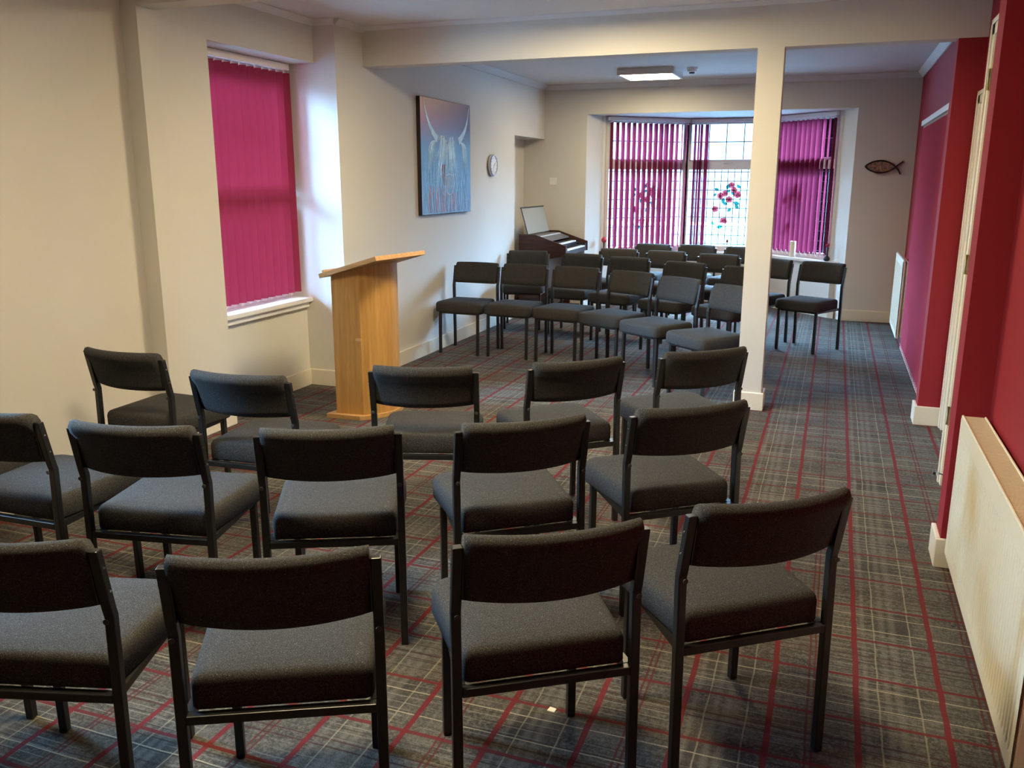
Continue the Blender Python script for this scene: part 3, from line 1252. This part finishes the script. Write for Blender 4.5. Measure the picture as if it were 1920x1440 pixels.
def stroke(bm, pts, w0, w1, x=.0395, th=.0008):
    """tapered ribbon on the canvas; pts in (s, t) with s to the right and t down, 0..1"""
    P = [Vector((s * pw, (1 - t_) * ph)) for s, t_ in pts]
    n = len(P)
    Lf, Rt = [], []
    for i, p in enumerate(P):
        d = (P[min(i + 1, n - 1)] - P[max(i - 1, 0)])
        d = d.normalized() if d.length > 1e-6 else Vector((0, 1))
        nn = Vector((-d.y, d.x))
        ww = w0 + (w1 - w0) * i / (n - 1)
        Lf.append(p + nn * ww / 2)
        Rt.append(p - nn * ww / 2)
    for i in range(n - 1):
        q = [Lf[i], Lf[i + 1], Rt[i + 1], Rt[i]]
        q = [(min(max(a.x, .004), pw - .004), min(max(a.y, .004), ph - .004)) for a in q]
        if len({(round(a[0], 5), round(a[1], 5)) for a in q}) == 4:
            prism(bm, q, x, x + th, axis='x')


def curve(p0, p1, p2, n=8):
    out_ = []
    for k in range(n + 1):
        u = k / n
        out_.append(((1 - u) ** 2 * p0[0] + 2 * u * (1 - u) * p1[0] + u * u * p2[0], (1 - u) ** 2 * p0[1] + 2 * u * (1 - u) * p1[1] + u * u * p2[1]))
    return out_


rnd = random.Random(3)
b = bmesh.new()
stroke(b, curve((.06, .01), (.11, .24), (.31, .345)), .006, .07, .0405)
obj('painted_horn', b, PB1, pic)
b = bmesh.new()
stroke(b, curve((.965, .03), (.93, .25), (.74, .345)), .006, .07, .0405)
obj('painted_horn', b, PB1, pic)
b = bmesh.new()
for k in range(60):       # forelock, falling from the poll over the face
    s0 = .36 + .30 * rnd.random()
    t0 = .30 + .10 * rnd.random()
    s1 = s0 + (s0 - .52) * (.5 + .5 * rnd.random())
    stroke(b, curve((s0, t0), (s0 + (rnd.random() - .5) * .04, t0 + .12), (s1, t0 + .18 + .25 * rnd.random())), .012, .002, .0397 + .0004 * rnd.random())
for sgn, s0 in ((-1, .27), (1, .80)):      # ears with long hair
    for k in range(30):
        u = rnd.random()
        sx_ = s0 + sgn * .14 * u
        stroke(b, curve((s0 - sgn * .02, .36), (sx_, .33 + .02 * u), (sx_ + sgn * .01, .40 + .24 * rnd.random())), .010, .002, .0398 + .0005 * rnd.random())
obj('painted_forelock', b, PB1, pic)
b = bmesh.new()
for k in range(110):      # long body hair
    s0 = .03 + .92 * rnd.random()
    t0 = .45 + .30 * rnd.random()
    stroke(b, curve((s0, t0), (s0 - .02, t0 + .12), (s0 - .05 + .04 * rnd.random(), min(.985, t0 + .18 + .25 * rnd.random()))), .009, .002, .0396 + .0003 * rnd.random())
obj('painted_coat', b, PB2, pic)
b = bmesh.new()
for k in range(34):
    s0 = .12 + .6 * rnd.random()
    t0 = .74 + .1 * rnd.random()
    stroke(b, curve((s0, t0), (s0 - .03, t0 + .08), (s0 - .01, .985)), .009, .003, .0400)
for k in range(8):
    s0 = .40 + .05 * rnd.random()
    stroke(b, curve((s0, .56), (s0 - .03, .64), (s0 + .02, .74)), .014, .004, .0402)
obj('painted_coral_hair', b, PB3, pic)
b = bmesh.new()
for a0, a1, a2 in (((.46, .66), (.43, .76), (.50, .82)), ((.62, .66), (.65, .76), (.58, .82)), ((.47, .66), (.54, .63), (.62, .66)),
                   ((.49, .81), (.54, .85), (.59, .81)), ((.33, .35), (.38, .29), (.43, .32)), ((.48, .30), (.46, .34), (.52, .37))):
    stroke(b, curve(a0, a1, a2), .010, .005, .0404)
for k in range(14):
    s0 = .47 + .15 * rnd.random()
    stroke(b, curve((s0, .67), (s0, .72), (s0 + .01, .78)), .004, .002, .0404)
obj('painted_muzzle', b, PB4, pic)
b = bmesh.new()
for k in range(7):
    s0 = .86 + .014 * k
    stroke(b, curve((s0, .885), (s0 + .012, .87 + .01 * (k % 2)), (s0 + .012, .895)), .003, .002, .0404)
obj('painted_signature', b, PB1, pic)

# ------------------------------------------------------------------ wall clock
ck = thing('wall_clock', 'small round silver-rimmed wall clock right of the cow painting', 'clock', (XL, 9.02, 1.772))
mt = Matrix.Rotation(PI / 2, 4, 'Y')
b = bmesh.new()
lathe(b, [(.100, .001), (.112, .006), (.114, .032), (.108, .040), (.096, .040), (.094, .032), (.05, .031)], 40, mt)
obj('rim', b, STEEL, ck, smooth=False)
b = bmesh.new()
lathe(b, [(.094, .0315), (.094, .033), (.02, .0332)], 40, mt)
dial = obj('dial', b, PLASTIC, ck)
b = bmesh.new()
for k in range(12):
    a = k * PI / 6
    box(b, .0334, .0342, -.003, .003, .070, .084, Matrix.Rotation(a, 4, 'X'))
obj('hour_marks', b, BLACKP, dial)
b = bmesh.new()
box(b, .0345, .0353, -.003, .003, -.01, .050, Matrix.Rotation(-1.0, 4, 'X'))
box(b, .0355, .0363, -.002, .002, -.01, .072, Matrix.Rotation(2.6, 4, 'X'))
obj('hands', b, BLACKP, dial)

# ------------------------------------------------------------------ fish plaque with letters
fs = thing('wall_plaque', 'dark wooden fish outline with carved letters on the far wall right of the bay', 'wall decoration', (.275, YF - .002, 1.770))
fs.rotation_euler = (0, math.radians(1.5), 0)
b = bmesh.new()
Lb = .315
N = 20
def fy(u, s):
    return s * .066 * (4 * u * (1 - u)) ** .85
outer = [(u / N * Lb, fy(u / N, 1)) for u in range(N + 1)]
lower = [(u / N * Lb, fy(u / N, -1)) for u in range(N + 1)]
def ribbon(bm, pts, w_, y0, y1):
    for i in range(len(pts) - 1):
        p, q = Vector(pts[i]), Vector(pts[i + 1])
        d = (q - p).normalized()
        nn = Vector((-d.y, d.x)) * w_ / 2
        e = d * w_ * .2
        prism(bm, [tuple(p - e + nn), tuple(q + e + nn), tuple(q + e - nn), tuple(p - e - nn)], y0, y1, axis='y')
ribbon(b, outer + [(.345, -.026), (.372, -.075)], .016, -.022, 0)
ribbon(b, lower + [(.345, .028), (.385, .060)], .016, -.0222, 0)
obj('fish_frame', b, FISHW, fs)
tc = bpy.data.curves.new('peace', 'FONT')
tc.body = 'PEACE'
tc.size = .105
tc.extrude = .006
tc.offset = .0035
tc.align_x = 'CENTER'
tc.align_y = 'CENTER'
tc.space_character = .92
to = bpy.data.objects.new('tmp_text', tc)
C.objects.link(to)
bpy.context.view_layer.update()
me = bpy.data.meshes.new_from_object(to.evaluated_get(bpy.context.evaluated_depsgraph_get()))
bpy.data.objects.remove(to)
for v in me.vertices:
    x_, y_, z_ = v.co
    k = max(.45, 1 - (abs(x_) / .17) ** 2 * .5)
    v.co = (.155 + x_ * .88, -.012 - z_, y_ * 1.45 * k)
me.materials.clear()
me.materials.append(FISHL)
lo = bpy.data.objects.new('carved_letters', me)
C.objects.link(lo)
lo.parent = fs

# ------------------------------------------------------------------ wall plate
pl = thing('socket_plate', 'small square white blank plate on the far wall above the organ', 'wall plate', (-3.432, YF, 1.598))
b = bmesh.new()
box(b, -.045, .045, -.012, 0, -.045, .045)
obj('plate', b, PLASTIC, pl, bevel=.003)
b = bmesh.new()
for x_ in (-.03, .03):
    tube(b, [(x_, -.012, 0), (x_, -.0135, 0)], .003, 8)
obj('screw', b, CHROME, pl)

# ------------------------------------------------------------------ ceiling lights and smoke detector



def ceiling_light(x, y, label, m=LEDM):
    r = thing('ceiling_light', label, 'light', (x, y, ZC))
    b = bmesh.new()
    for x0, x1, y0, y1 in ((-.3, .3, -.3, -.275), (-.3, .3, .275, .3), (-.3, -.275, -.275, .275), (.275, .3, -.275, .275)):
        box(b, x0, x1, y0, y1, -.068, 0)
    box(b, -.275, .275, -.275, .275, -.02, 0)
    obj('frame', b, LFRAME, r, bevel=.002)
    b = bmesh.new()
    box(b, -.275, .275, -.275, .275, -.064, -.058)
    obj('diffuser', b, m, r)
    return r


ceiling_light(-2.0, 9.80, 'square glowing ceiling light panel in the far half of the room, beyond the beam', LEDF)
ceiling_light(-1.50, 5.18, 'glowing ceiling light panel cut off by the top edge of the photo')
ceiling_light(-1.50, 2.05, 'square ceiling light panel above the near chairs')
sd = thing('smoke_detector', 'small round white smoke detector on the far ceiling right of the light panel', 'smoke detector', (-1.54, 9.70, ZC))
b = bmesh.new()
lathe(b, [(.058, 0), (.058, -.012), (.050, -.022), (.046, -.040), (.030, -.046)][::-1], 28)
obj('housing', b, PLASTIC, sd)
b = bmesh.new()
lathe(b, [(.026, -.060), (.030, -.056), (.030, -.046), (.026, -.044)], 20)
obj('sensor_cage', b, BLACKP, sd)

# ------------------------------------------------------------------ organ
og = thing('organ', 'dark wood two-manual home organ with raised music rest in the alcove', 'organ', (-3.52, 9.83, 0))
# local x: towards the player (+x), y: along the keyboards
OW = .98
prof = [(0, .0), (.36, .0), (.36, .70), (.585, .745), (.585, .860), (.20, .985), (0, .985)]
for y0 in (0, OW - .025):
    b = bmesh.new()
    prism(b, [(p[0], p[1]) for p in prof], y0, y0 + .025, axis='y')
    obj('side_panel', b, MAHOG, og, bevel=.002)
b = bmesh.new()
box(b, 0, .018, .025, OW - .025, 0, .97)
box(b, .018, .30, .025, OW - .025, .69, .71)
box(b, .28, .30, .025, OW - .025, .10, .69)
obj('case', b, MAHOG, og)
b = bmesh.new()
prism(b, [(.02, .965), (.19, .965), (.34, .915), (.34, .90), (.02, .90)], .026, OW - .026, axis='y')
obj('control_panel', b, simple('organ_panel_grey', (.11, .10, .09), .35, var=.1), og)
b = bmesh.new()
for k in range(18):
    box(b, .22, .245, .10 + k * .045, .13 + k * .045, .952 - .0, .962)
obj('stop_tabs', b, PLASTIC, og)
for (xa_, xb_, z_) in ((.335, .455, .872), (.455, .575, .812)):
    b = bmesh.new()
    n_ = 36
    kw = (OW - .20) / n_
    for k in range(n_):
        box(b, xa_, xb_, .10 + k * kw + .0008, .10 + (k + 1) * kw - .0008, z_ - .015, z_)
    kb_ = obj('keyboard', b, PLASTIC, og, bevel=0)
    b = bmesh.new()
    for k in range(n_):
        if k % 7 in (0, 1, 3, 4, 5):
            box(b, xa_, xa_ + .075, .10 + (k + 1) * kw - .005, .10 + (k + 1) * kw + .005, z_, z_ + .010)
    obj('black_keys', b, BLACKP, kb_)
b = bmesh.new()
box(b, .33, .575, .026, OW - .026, .745, .797)
box(b, .33, .46, .026, OW - .026, .797, .857)
for y0 in (.026, OW - .10):
    box(b, .34, .575, y0, y0 + .072, .797, .838)
obj('key_bed', b, BLACKP, og)
b = bmesh.new()
box(b, .30, .52, .2, OW - .2, .04, .06)
for k in range(13):
    box(b, .33, .55, .22 + k * .043, .24 + k * .043, .06, .085)
obj('pedalboard', b, BLACKP, og)
b = bmesh.new()
mt = Matrix.Translation((.10, 0, .985)) @ Matrix.Rotation(math.radians(-16), 4, 'Y')
box(b, 0, .006, .03, OW - .12, 0, .31, mt)
rest = obj('music_rest', b, simple('music_rest_smoked', (.30, .28, .23), .3, var=.03), og)
b = bmesh.new()
box(b, -.004, .010, .02, OW - .11, .31, .325, mt)
box(b, -.001, .008, .022, .03, 0, .31, mt)
obj('rest_edge', b, BLACKP, rest)

# ------------------------------------------------------------------ things on the bay sill
def bud_vase(x, y, label, style):
    r = thing('bud_vase', label, 'vase', (x, y, .675), 0, 'single flower bud vases on the bay sill')
    b = bmesh.new()
    if style == 'ball':
        lathe(b, [(.020, 0), (.022, .004), (.010, .02), (.0075, .05), (.010, .12), (.013, .155)], 16)
    elif style == 'bottle':
        lathe(b, [(.020, 0), (.034, .012), (.038, .030), (.030, .048), (.014, .062), (.012, .10), (.016, .165)], 20)
    else:
        lathe(b, [(.024, 0), (.022, .006), (.007, .012), (.005, .05), (.006, .12)], 16)
    obj('vase', b, BLACKP, r, smooth=True)
    b = bmesh.new()
    if style == 'ball':
        bmesh.ops.create_icosphere(b, subdivisions=3, radius=.036, matrix=Matrix.Translation((0, 0, .185)))
        for v in b.verts:
            d_ = (v.co - Vector((0, 0, .185)))
            v.co += d_ * .12 * math.sin(v.co.x * 260) * math.sin(v.co.y * 260 + v.co.z * 200)
    else:
        for k in range(7):
            a = k * 2 * PI / 7
            rr = .016 if style == 'bottle' else .010
            pts = [(math.cos(a) * rr * q * .9, math.sin(a) * rr * q * .9, (.165 if style == 'bottle' else .12) + zq) for q, zq in ((.2, 0), (1.0, .014), (1.1, .03), (.6, .045))]
            tube(b, pts, [.004, .011, .010, .003], 8)
    obj('flower', b, PETAL, r, smooth=True)
    return r


bud_vase(-2.79, 11.07, 'dark bud vase with round red flower at the left end of the bay sill', 'ball')
bud_vase(-1.335, 12.02, 'slender dark stem vase with pink flower on the sill of the middle bay pane', 'stem')
bud_vase(-.055, 11.065, 'round-bottomed dark vase with red flower at the right end of the bay sill', 'bottle')
cn = thing('pillar_candle', 'thick cream pillar candle on the bay sill right of the pillar', 'candle', (-.47, 11.52, .675))
b = bmesh.new()
lathe(b, [(.036, 0), (.037, .006), (.037, .19), (.033, .198), (.02, .192)], 28)
obj('wax', b, WAX, cn, smooth=False)
b = bmesh.new()
tube(b, [(0, 0, .19), (.002, 0, .208)], .0015, 6)
obj('wick', b, BLACKP, cn)
b = bmesh.new()
bmesh.ops.create_cone(b, cap_ends=True, segments=4, radius1=.055, radius2=.002, depth=.10, matrix=Matrix.Translation((0, 0, .05)))
o = obj('folded_napkin', b, PLASTIC, None, world=(-2.66, 11.20, .675))
tag(o, 'small white folded pyramid on the bay sill beside the round red flower', 'napkin')

b = bmesh.new()
prism(b, [(-.012, -.010), (.012, -.012), (.014, .008), (-.008, .012)], .0005, .0025)
o = obj('paper_scrap', b, WAX, None, world=(-.715, 2.315, 0))
tag(o, 'tiny cream scrap of paper on the carpet under a near chair', 'paper')

# ------------------------------------------------------------------ outside
b = bmesh.new()
box(b, -30, 25, 12.6, 45, -.6, -.5)
box(b, -30, XO - .3, -10, 12.6, -.6, -.5)
struct('floor_outside', b, simple('ground_paving', (.085, .085, .085), .9, var=.1, scale=3))
b = bmesh.new()
box(b, -9, 6, 17.0, 17.2, -.5, .75)
for k in range(8):
    box(b, -9 + k * 2, -8.8 + k * 2, 16.95, 17.25, -.5, .85)
o = obj('garden_wall', b, simple('garden_wall_pale', (.06, .10, .10), .9, var=.15, scale=6))
tag(o, 'pale low garden wall outside beyond the bay window', 'wall')
